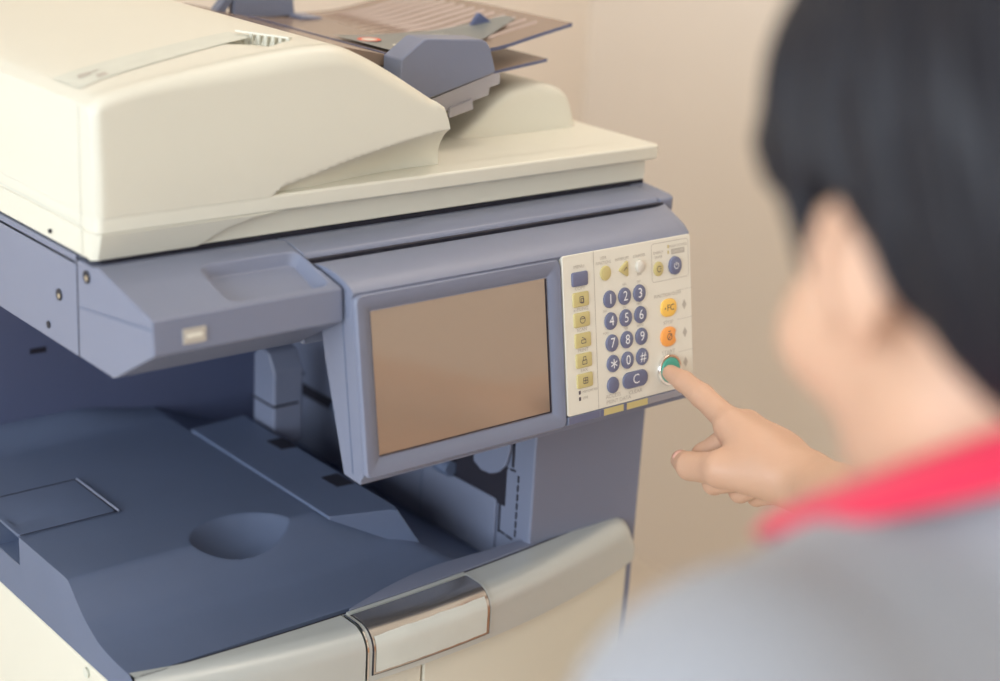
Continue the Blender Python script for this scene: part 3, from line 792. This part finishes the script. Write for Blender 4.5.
# ------------------------------------------------------------------ unseen wooden desk, added to give the touch screen its orange reflection
M['wood'] = mat('orange_wood', (0.52, 0.25, 0.12), 0.4, var=0.25, vscale=5)
dk = thing('added_desk', 'orange-brown wooden desk against the right wall, mirrored in the dark touch screen', 'desk', (1.28, -1.75, FZ))
bm = bmesh.new(); add_box(bm, .95, 1.615, -2.75, -.75, .585, .615); obj('desk_top', bm, 'wood', dk, bevel=.003)
bm = bmesh.new(); add_box(bm, .98, 1.60, -2.72, -2.69, FZ, .585); obj('side_panel', bm, 'wood', dk, bevel=.002)
bm = bmesh.new(); add_box(bm, .98, 1.60, -.81, -.78, FZ, .585); obj('side_panel', bm, 'wood', dk, bevel=.002)
bm = bmesh.new(); add_box(bm, 1.00, 1.02, -2.69, -.81, FZ + .06, .585); obj('modesty_panel', bm, 'wood', dk, bevel=.002)
# ------------------------------------------------------------------ signed-distance bodies (for the boy)
def smin(a, b, k):
    if k <= 0: return np.minimum(a, b)
    h = np.maximum(k - np.abs(a - b), 0) / k
    return np.minimum(a, b) - h * h * k * .25
def smax(a, b, k): return -smin(-a, -b, k)
class RC:   # round cone
    def __init__(s, a, b, ra, rb):
        s.a, s.b, s.ra, s.rb = np.array(a, float), np.array(b, float), ra, rb
        s.c = (s.a + s.b) / 2; s.R = np.linalg.norm(s.a - s.b) / 2 + max(ra, rb)
    def __call__(s, p):
        d = s.b - s.a; t = np.clip(((p - s.a) @ d) / (d @ d), 0, 1)
        return np.linalg.norm(p - s.a - t[:, None] * d, axis=1) - (s.ra + (s.rb - s.ra) * t)
class EL:   # ellipsoid with axes matrix A (rows)
    def __init__(s, c, r, A=None):
        s.c = np.array(c, float); s.r = np.array(r, float); s.A = np.eye(3) if A is None else np.array(A, float); s.R = max(r)
    def __call__(s, p):
        q = (p - s.c) @ s.A.T; k0 = np.linalg.norm(q / s.r, axis=1); k1 = np.linalg.norm(q / s.r ** 2, axis=1)
        return np.where(k1 > 1e-9, k0 * (k0 - 1) / np.maximum(k1, 1e-9), -s.r.min())
class FC:   # flattened round cone: thickness axis n squeezed by factor
    def __init__(s, a, b, ra, rb, n, f):
        s.a, s.b, s.ra, s.rb = np.array(a, float), np.array(b, float), ra, rb; s.n = np.array(n, float) / np.linalg.norm(n); s.f = f
        s.c = (s.a + s.b) / 2; s.R = np.linalg.norm(s.a - s.b) / 2 + max(ra, rb)
    def __call__(s, p):
        d = s.b - s.a; t = np.clip(((p - s.a) @ d) / (d @ d), 0, 1); v = p - s.a - t[:, None] * d
        w = v @ s.n; v = v + (w * (1 / s.f - 1))[:, None] * s.n
        return (np.linalg.norm(v, axis=1) - (s.ra + (s.rb - s.ra) * t)) * (s.f + (1 - s.f) * .5)
def field(prims, post=None, margin=.05):
    def f(p, c=None, R=None):
        out = np.full(len(p), 1.0)
        for pr, k in prims:
            if c is not None and np.linalg.norm(pr.c - c) > pr.R + R + margin: continue
            out = smin(out, pr(p), k)
        return post(p, out) if post else out
    return f
def mesh_sdf(f, lo, hi, h, B=10, newton=2):
    lo = np.array(lo, float); n = (np.ceil((np.array(hi) - lo) / h / B).astype(int)) * B
    nb = n // B
    A = np.ones(n + 1, np.float32)
    rad = B * h * math.sqrt(3) / 2 + h
    g = np.stack(np.meshgrid(*[np.arange(B + 1)] * 3, indexing='ij'), -1).reshape(-1, 3) * h
    cs = np.stack(np.meshgrid(*[np.arange(k) for k in nb], indexing='ij'), -1).reshape(-1, 3)
    cw = lo + (cs + .5) * B * h
    v0 = np.concatenate([f(cw[i:i + 20000]) for i in range(0, len(cw), 20000)])
    for (i, j, k), c, v in zip(cs * B, cw, v0):
        if abs(v) > rad * 1.35:
            if v < 0: A[i:i + B + 1, j:j + B + 1, k:k + B + 1] = -1
            continue
        A[i:i + B + 1, j:j + B + 1, k:k + B + 1] = f(lo + np.array((i, j, k)) * h + g, c, rad).reshape(B + 1, B + 1, B + 1)
    S = (A < 0)
    cnt = np.zeros(n, np.uint8)
    for a in (0, 1):
        for b in (0, 1):
            for c in (0, 1): cnt += S[a:n[0] + a, b:n[1] + b, c:n[2] + c]
    act = np.argwhere((cnt > 0) & (cnt < 8))
    idx = np.full(n, -1, np.int32); idx[tuple(act.T)] = np.arange(len(act))
    P = np.zeros((len(act), 3)); W = np.zeros(len(act))
    co = [(a, b, c) for a in (0, 1) for b in (0, 1) for c in (0, 1)]
    for i1, p in enumerate(co):
        for q in co[i1 + 1:]:
            if sum(abs(x - y) for x, y in zip(p, q)) != 1: continue
            va = A[tuple((act + p).T)]; vb = A[tuple((act + q).T)]; m = (va < 0) != (vb < 0)
            t = np.where(m, va / np.where(m, va - vb, 1), 0)[:, None]
            pt = np.array(p) + t * (np.array(q) - np.array(p)); P[m] += pt[m]; W[m] += 1
    P = lo + (act + P / W[:, None]) * h
    for _ in range(newton):
        for s0 in range(0, len(P), 40000):
            q = P[s0:s0 + 40000]; e = h * .3; v = f(q)
            G = np.stack([(f(q + e * np.eye(3)[a]) - f(q - e * np.eye(3)[a])) / (2 * e) for a in range(3)], 1)
            st = -(v / np.maximum((G ** 2).sum(1), .2))[:, None] * G
            l = np.linalg.norm(st, axis=1, keepdims=True); st *= np.minimum(1, h * .7 / np.maximum(l, 1e-9)); P[s0:s0 + 40000] = q + st
    F = []
    for ax in range(3):
        o1, o2 = [(1, 2), (2, 0), (0, 1)][ax]
        sl0 = [slice(0, n[k] + 1) for k in range(3)]; sl1 = list(sl0); sl0[ax] = slice(0, n[ax]); sl1[ax] = slice(1, n[ax] + 1)
        ch = np.argwhere(S[tuple(sl0)] != S[tuple(sl1)])
        ch = ch[(ch[:, o1] > 0) & (ch[:, o2] > 0) & (ch[:, o1] < n[o1]) & (ch[:, o2] < n[o2])]
        e1 = np.zeros(3, int); e1[o1] = 1; e2 = np.zeros(3, int); e2[o2] = 1
        q = np.stack([idx[tuple((ch - d).T)] for d in (e1 + e2, e2, 0 * e1, e1)], 1)
        flip = ~S[tuple(ch.T)]
        q[flip] = q[flip][:, ::-1]; F.append(q)
    F = np.concatenate(F); F = F[(F >= 0).all(1)]
    return P, F
def sdf_obj(name, f, lo, hi, h, m, parent=None, newton=2, clean=None):
    P, F = mesh_sdf(f, lo, hi, h, newton=newton)
    me = bpy.data.meshes.new(name)
    me.vertices.add(len(P)); me.vertices.foreach_set('co', P.astype(np.float32).ravel())
    me.loops.add(F.size); me.loops.foreach_set('vertex_index', F.astype(np.int32).ravel())
    me.polygons.add(len(F)); me.polygons.foreach_set('loop_start', np.arange(0, F.size, 4, dtype=np.int32))
    me.polygons.foreach_set('use_smooth', np.ones(len(F), bool))
    me.update(calc_edges=True); me.validate()
    me.materials.append(M[m])
    o = bpy.data.objects.new(name, me); C.objects.link(o)
    if parent is not None: o.parent = parent
    return o
# ------------------------------------------------------------------ the boy
def V3(*a): return np.array(a, float)
def unit(v): v = np.array(v, float); return v / np.linalg.norm(v)
H = V3(.032, -.756, 1.161)               # centre of the head at ear height
HYAW, HPIT = math.radians(-19), math.radians(-20)
hf = unit((-math.sin(HYAW) * math.cos(HPIT), math.cos(HYAW) * math.cos(HPIT), math.sin(HPIT)))
hr = unit(np.cross(hf, (0, 0, 1))); hu = np.cross(hr, hf)
HA = np.stack([hr, hf, hu])
HS = 1.06
def hp_(x, y, z): return H + HS * (x * hr + y * hf + z * hu)
def hel(c, r, A=None): return EL(hp_(*c), np.array(r) * HS, HA if A is None else A)
def hrc(a, b, ra, rb): return RC(hp_(*a), hp_(*b), ra * HS, rb * HS)
head = [(hel((0, -.012, .050), (.073, .093, .086)), 0), (hel((0, .030, -.010), (.062, .062, .075)), .03), (hel((0, .036, -.058), (.040, .042, .042)), .035),
        (hrc((.035, .000, -.055), (.018, .052, -.082), .021, .017), .03), (hrc((-.035, .000, -.055), (-.018, .052, -.082), .021, .017), .03), (hrc((-.009, .066, -.084), (.009, .066, -.084), .015, .015), .02),
        (hrc((0, .090, .012), (0, .104, -.020), .007, .010), .012), (hrc((-.011, .094, -.024), (.011, .094, -.024), .007, .007), .008),
        (hrc((-.030, .083, .026), (-.010, .088, .022), .008, .008), .014), (hrc((.030, .083, .026), (.010, .088, .022), .008, .008), .014),
        (hel((.040, .062, -.022), (.026, .026, .024)), .02), (hel((-.040, .062, -.022), (.026, .026, .024)), .02),
        (hrc((-.017, .086, -.050), (.017, .086, -.050), .0065, .0065), .006), (hrc((-.015, .085, -.059), (.015, .085, -.059), .007, .007), .005)]
neck = [(RC(hp_(0, -.022, -.03), V3(.046, -.795, 1.02), .045, .050), .025), (RC(hp_(0, -.050, -.02), V3(.048, -.806, 1.02), .040, .045), .025)]
ears = []
for s in (-1, 1):
    ax = unit(hr * s + hf * -.45); fw = unit(hf - ax * (hf @ ax)); up = np.cross(ax, fw) * s
    up = unit(hu + hf * -.18 - ax * ((hu + hf * -.18) @ ax)); fw = np.cross(up, ax)
    A = np.stack([ax, fw, up])
    ears += [(EL(hp_(s * .076, -.010, .002), np.array((.0060, .0155, .0250)) * HS, A), .006)]
    c = hp_(s * .0785, -.012, .002)
    pts = [c + HS * (up * .0232 * math.cos(a) + fw * .0138 * math.sin(a) + ax * .004) for a in [math.radians(d) for d in (50, 20, -10, -45, -80, -115, -150)]]
    ears += [(RC(a, b, .0042 * HS, .0042 * HS), .003) for a, b in zip(pts, pts[1:])]
    ears += [(EL(hp_(s * .0750, -.004, -.022), np.array((.005, .007, .008)) * HS, A), .005)]

def hand_prims(tip_or_wrist, F, U, anchor_tip, th, thumb, s=1.0):
    F = unit(F); U = unit(np.array(U) - F * (np.array(U) @ F)); D = np.cross(U, F) if anchor_tip else np.cross(F, U)
    def L(W, f, u, d): return W + s * (f * F + u * U + d * D)
    mcp = dict(i=(.084, -.0235, .004), m=(.087, -.003, .007), r=(.082, .0165, .004), l=(.073, .034, -.003))
    seg = dict(i=(.046, .028, .020), m=(.048, .030, .020), r=(.044, .028, .020), l=(.035, .021, .018))
    rad = dict(i=(.0118, .0102, .0090, .0072), m=(.0118, .0104, .0092, .0076), r=(.0112, .0098, .0088, .0072), l=(.0102, .0088, .0078, .0064))
    def chain(k):
        p = np.array(mcp[k]); out = [p]
        a = 0
        for sgm, da in zip(seg[k], th[k][:3]):
            a += math.radians(da)
            p = p + sgm * np.array((math.cos(a), th[k][3], -math.sin(a))); out.append(p)
        return out
    ch = {k: chain(k) for k in 'imrl'}
    W = np.array(tip_or_wrist)
    if anchor_tip:
        t = ch['i'][-1]; W = W - s * ((t[0] + .004) * F + t[1] * U + t[2] * D)
    P = lambda p: L(W, *p)
    palm = [(FC(P((0, 0, 0)), P((.045, .001, -.002)), .0255 * s, .0365 * s, D, .72), .0), (FC(P((.040, -.008, -.003)), P((.076, -.010, -.001)), .0300 * s, .0250 * s, D, .62), .012), (FC(P((.040, .012, -.003)), P((.070, .020, -.002)), .0290 * s, .0240 * s, D, .60), .012)]
    for k in 'imrl':
        m = np.array(mcp[k]); palm.append((RC(P(m * (.45, .75, .5)), P(m), .0125 * s, rad[k][0] * 1.12 * s), .012))
    tm = [P(q) for q in thumb]
    palm += [(RC(tm[0], tm[1], .0190 * s, .0150 * s), .016), (RC(tm[1], tm[2], .0142 * s, .0118 * s), .006), (RC(tm[2], tm[3], .0116 * s, .0088 * s), .003)]
    fing = []
    for k in 'imrl':
        c = [P(q) for q in ch[k]]; r = [x * s for x in rad[k]]
        fing.append([(RC(c[0], c[1], r[0], r[1]), 0), (RC(c[1], c[2], r[1] * 1.03, r[2]), .003), (RC(c[2], c[3], r[2] * 1.02, r[3]), .003)])
    return W, D, palm, fing, tm
RF, RU = (.17, .960, .12), (.80, -.16, -.40)
RW, RD, rpalm, rfing, rth = hand_prims((.4945, -.1385, .8325), RF, RU, True,
    dict(i=(-4, 4, 4, .02), m=(62, 92, 55, -.05), r=(68, 95, 55, -.03), l=(66, 92, 50, -.06)),
    [(.022, -.020, -.012), (.056, -.037, -.028), (.092, -.032, -.044), (.116, -.020, -.048)], 1.04)
LWr = V3(-.205, -.70, .56)
LW, LD, lpalm, lfing, lth = hand_prims(LWr, (-.02, .25, -.97), (.25, -.95, -.25), False,
    dict(i=(18, 22, 12, -.06), m=(22, 26, 14, 0), r=(26, 28, 15, .04), l=(30, 30, 16, .08)),
    [(.022, -.020, -.010), (.052, -.036, -.018), (.082, -.040, -.026), (.104, -.036, -.032)])
RE = V3(.338, -.545, .862); RSh = V3(.160, -.735, 1.005); LSh = V3(-.142, -.776, 1.008); LE = V3(-.205, -.805, .765)
RFm = RW + .66 * (RE - RW)
rarm = [(RC(RSh, RE, .045, .034), .02), (RC(RE, RFm, .034, .0355), .008), (RC(RFm, RW, .0355, .0240), .004)]
larm = [(RC(LSh, LE, .045, .034), .02), (RC(LE, LE + .3 * (LW - LE), .034, .0345), .02), (RC(LE + .3 * (LW - LE), LW, .0345, .0235), .02)]
torso = [(EL((.006, -.782, .905), (.135, .082, .17)), .02), (RC(V3(-.114, -.782, 1.008), V3(.12, -.772, .992), .051, .048), .05), (EL((.004, -.785, .70), (.118, .082, .15)), .06), (EL((.004, -.79, .58), (.125, .088, .09)), .05),
         (RC(V3(.040, -.795, 1.004), V3(-.105, -.785, .992), .042, .044), .04), (RC(V3(.045, -.795, 1.004), V3(.125, -.770, .992), .042, .044), .04)]
legs = []
for s in (-1, 1):
    x = .004 + s * .068
    legs += [(RC(V3(x, -.79, .55), V3(x + s * .01, -.775, .24), .074, .050), .03), (RC(V3(x + s * .01, -.778, .24), V3(x + s * .012, -.80, .10), .048, .050), .02), (RC(V3(x + s * .012, -.80, .10), V3(x + s * .014, -.80, -.05), .049, .034), .02), (RC(V3(x + s * .014, -.80, -.08), V3(x + s * .02, -.69, -.095), .030, .022), .02)]
base_prims = torso + neck + head + ears + legs + larm + rarm
def boy_field(p, c=None, R=None):
    out = np.full(len(p), 1.0)
    def near(pr): return c is None or np.linalg.norm(pr.c - c) < pr.R + R + .05
    for pr, k in base_prims:
        if near(pr): out = smin(out, pr(p), k)
    for palm, fing in ((rpalm, rfing), (lpalm, lfing)):
        if c is not None and np.linalg.norm(palm[0][0].c - c) > .3 + R: continue
        g = np.full(len(p), 1.0)
        for pr, k in palm: g = smin(g, pr(p), k)
        for ch in fing:
            q = np.full(len(p), 1.0)
            for pr, k in ch: q = smin(q, pr(p), k)
            g = smin(g, q, .0035)
        out = smin(out, g, .022)
    return out
boy = sdf_obj('person', boy_field, (-.30, -.93, FZ + .01), (.56, -.12, 1.36), .0030, 'skin')
tag(boy, 'black-haired boy in grey polo shirt with red collar, pressing the green start key', 'person')
def nail(c, n, ax, w, l):
    n = unit(n); ax = unit(np.array(ax) - n * (np.array(ax) @ n)); sd = np.cross(n, ax)
    bm = bmesh.new()
    def f(u, v):
        a = (u - .5) * 2; b = (v - .5) * 2
        q = c + sd * w * a * math.sqrt(1 - .35 * b * b) + ax * l * b - n * (.0022 * a * a + .0008 * b * b)
        return tuple(q)
    grid(bm, f, 8, 8); o = obj('fingernail', bm, 'nail', None); o.parent = boy; m_ = o.modifiers.new('thick', 'SOLIDIFY'); m_.thickness = .0012
ic = rfing[0][2][0]; RU_ = unit(np.array(RU) - unit(RF) * (np.array(RU) @ unit(RF)))
nail(ic.a * .35 + ic.b * .65 + RD * .0079, RD, ic.b - ic.a, .0052, .0068)
tn = unit(-RU_ * .92 + RD * .40); nail(rth[2] * .35 + rth[3] * .65 + tn * .0098, tn, rth[3] - rth[2], .0062, .0080)
# hair
hl_tab = [(-.16, -.110), (-.090, -.096), (-.070, -.080), (-.045, -.054), (-.030, -.014), (-.016, .030), (.004, .030), (.012, -.004), (.024, -.006), (.032, .030), (.055, .046), (.14, .052)]
hl_x = np.array([a for a, b in hl_tab]); hl_z = np.array([b for a, b in hl_tab])
scalp = head[:2] + [(hel((0, -.030, .020), (.068, .078, .075)), .02)] + neck
def hair_field(p, c=None, R=None):
    out = np.full(len(p), 1.0)
    for pr, k in scalp: out = smin(out, pr(p), k)
    q = (p - H) @ HA.T / HS
    hl = np.interp(q[:, 1], hl_x, hl_z)
    ang = np.arctan2(q[:, 0], q[:, 1] + .01)
    lock = .0022 * np.sin(ang * 23 + q[:, 2] * 30) + .0014 * np.sin(ang * 51 - q[:, 2] * 55 + 1.3)
    th = (.007 + .0125 * np.clip((q[:, 2] + .07) / .12, 0, 1)) * HS + lock * np.clip((q[:, 2] + .05) / .08, 0, 1)
    cut = (hl - q[:, 2]) * HS * .75
    return smax(out - th, cut, .010)
hair = sdf_obj('hair', hair_field, (-.12, -.90, 1.02), (.15, -.60, 1.38), .0030, 'hair', boy)
# shirt
def shirt_field(p, c=None, R=None):
    out = np.full(len(p), 1.0)
    for pr, k in torso: out = smin(out, pr(p), k)
    slv = [(RC(V3(.036, -.795, .99), V3(.036, -.800, 1.072), .082, .058), .035), (RC(RSh, RSh + .62 * (RE - RSh), .050, .052), .03), (RC(LSh, LSh + .66 * (LE - LSh), .050, .052), .03)]
    out = out - .010 - .009 * np.clip((.78 - p[:, 2]) / .2, 0, 1)
    for pr, k in slv: out = smin(out, pr(p) - .006, k)
    out = out + .0022 * np.sin(p[:, 2] * 70 + p[:, 0] * 25) * np.clip((1.0 - p[:, 2]) / .2, 0, 1)
    out = smax(out, .52 - p[:, 2], .004)
    for a, b in ((RSh, RE), (LSh, LE)):
        d = unit(b - a); t = (p - a) @ d; r_ = np.linalg.norm(p - a - t[:, None] * d, axis=1)
        cutv = np.where(r_ < .085, t - .62 * np.linalg.norm(b - a), -1); out = np.maximum(out, np.minimum(cutv, .02))
    # neck hole
    n0 = V3(.045, -.785, 1.02); d = unit((0, .25, 1)); t = (p - n0) @ d; r_ = np.linalg.norm(p - n0 - t[:, None] * d, axis=1)
    out = np.where(t > -.02, np.maximum(out, .058 - r_), out)
    return out
shirt = sdf_obj('shirt', shirt_field, (-.32, -.93, .50), (.36, -.55, 1.12), .0050, 'shirt', boy)
# red polo collar: stand, fold and falling flap with a front opening
bm = bmesh.new()
NA, NP = 72, 14
def collar(u, v):
    ph = math.radians(-90 + 18) + u * math.radians(360 - 36)      # from front-left around the back
    ph = math.radians(90 + 14) + u * math.radians(360 - 28)
    cx, cy = math.cos(ph), math.sin(ph)
    back = (1 - cy) / 2
    zt = 1.033 + .106 * back
    if v < .35:
        t = v / .35; r = .066 + .004 * t; z = zt - .030 * (1 - t)
    elif v < .5:
        t = (v - .35) / .15; r = .070 + .008 * t; z = zt + .004 * math.sin(t * math.pi)
    else:
        t = (v - .5) / .5; tip = max(0, math.cos(ph - math.radians(90))) ** 6 * .014
        r = .078 + .014 * t; z = zt - (.012 + tip) * t + .003 * math.sin(t * math.pi)
    return (.028 + r * cx, -.762 + r * 1.02 * cy, z)
grid(bm, collar, NA, NP)
co_ = obj('collar', bm, 'collar', None, angle=60); co_.parent = shirt
so = co_.modifiers.new('thick', 'SOLIDIFY'); so.thickness = .004; so.offset = 0
# trousers and shoes
def trouser_field(p, c=None, R=None):
    out = np.full(len(p), 1.0)
    for pr, k in torso[2:4] + [l for i, l in enumerate(legs) if i % 4 != 3]: out = smin(out, pr(p), k)
    out = out - .0055
    return smax(smax(out, p[:, 2] - .62, .003), -.055 - p[:, 2], .003)
sdf_obj('trousers', trouser_field, (-.20, -.92, -.08), (.22, -.65, .70), .006, 'navy', boy)
for s in (-1, 1):
    x = .004 + s * .086
    def shoe_field(p, c=None, R=None):
        out = smin(RC(V3(x - s * .004, -.80, -.075), V3(x + s * .004, -.672, -.085), .041, .037)(p), RC(V3(x - s * .004, -.805, -.05), V3(x, -.80, -.02), .043, .043)(p), .03)
        return smax(smax(out, FZ + .001 - p[:, 2], .004), p[:, 2] + .025, .003)
    sdf_obj('shoe', shoe_field, (x - .06, -.87, FZ - .005), (x + .06, -.61, .0), .004, 'shoe', boy)
for s in (-1, 1):
    bm = bmesh.new(); bmesh.ops.create_uvsphere(bm, u_segments=16, v_segments=10, radius=.0115, matrix=Matrix.Translation(Vector(hp_(s * .030, .0745, .010))))
    e_ = obj('eye', bm, 'eye', None); e_.parent = boy
# ------------------------------------------------------------------ camera
R = ((0.76893881, -0.63689003, 0.05571529), (-0.16622107, -0.28331057, -0.94451346), (0.61733594, 0.717012, -0.32371304))
cam = bpy.data.cameras.new('camera'); co = bpy.data.objects.new('camera', cam); C.objects.link(co)
mw = Matrix(((R[0][0], -R[1][0], -R[2][0], -.5416), (R[0][1], -R[1][1], -R[2][1], -1.1070), (R[0][2], -R[1][2], -R[2][2], 1.3346), (0, 0, 0, 1)))
co.matrix_world = mw
cam.sensor_fit = 'HORIZONTAL'; cam.sensor_width = 36; cam.lens = 36 * 1654.2 / 1000
cam.dof.use_dof = True; cam.dof.focus_distance = 1.43; cam.dof.aperture_fstop = 2.5
cam.clip_start = .02
bpy.context.scene.camera = co

# ------------------------------------------------------------------ light
def area(name, loc, rot, sx, sy, power, col):
    l = bpy.data.lights.new(name, 'AREA'); l.shape = 'RECTANGLE'; l.size = sx; l.size_y = sy; l.energy = power; l.color = col
    o = bpy.data.objects.new(name, l); C.objects.link(o); o.location = loc; o.rotation_euler = rot; return o
area('window_daylight', (XL - .12, (WY0 + WY1) / 2, (WZ0 + WZ1) / 2), (0, -math.pi / 2, 0), 1.5, 3.0, 82, (0.82, 0.91, 1.0))
# unseen ceiling lamps, added to light the copier front and the right wall
for i, (x, y) in enumerate(((.45, -1.0), (1.25, .25))):
    t = thing('added_ceiling_lamp', ('flush white ceiling lamp panel in front of the photocopier', 'flush white ceiling lamp panel near the back wall')[i], 'ceiling lamp', (x, y, ZC - .03), None)
    bm = bmesh.new(); L0 = rrect(x, y, 1.24, .34, .01, 2); L1 = rrect(x, y, 1.18, .28, .01, 2)
    loops(bm, [[(a, b, ZC) for a, b in L0], [(a, b, ZC - .03) for a, b in L0], [(a, b, ZC - .03) for a, b in L1], [(a, b, ZC - .012) for a, b in L1]])
    obj('lamp_housing', bm, 'white', t)
    area('added_lamp_light', (x, y, ZC - .035), (0, 0, 0), 1.18, .28, (3.5, 10)[i], (1.0, .87, .75))
w = bpy.data.worlds.new('World'); bpy.context.scene.world = w; w.use_nodes = True
w.node_tree.nodes['Background'].inputs[0].default_value = (.75, .87, 1, 1); w.node_tree.nodes['Background'].inputs[1].default_value = 1.0
sc = bpy.context.scene
sc.view_settings.view_transform = 'Standard'; sc.view_settings.look = 'None'; sc.view_settings.gamma = 1; sc.view_settings.exposure = 0.30
sc.view_settings.use_curve_mapping = False
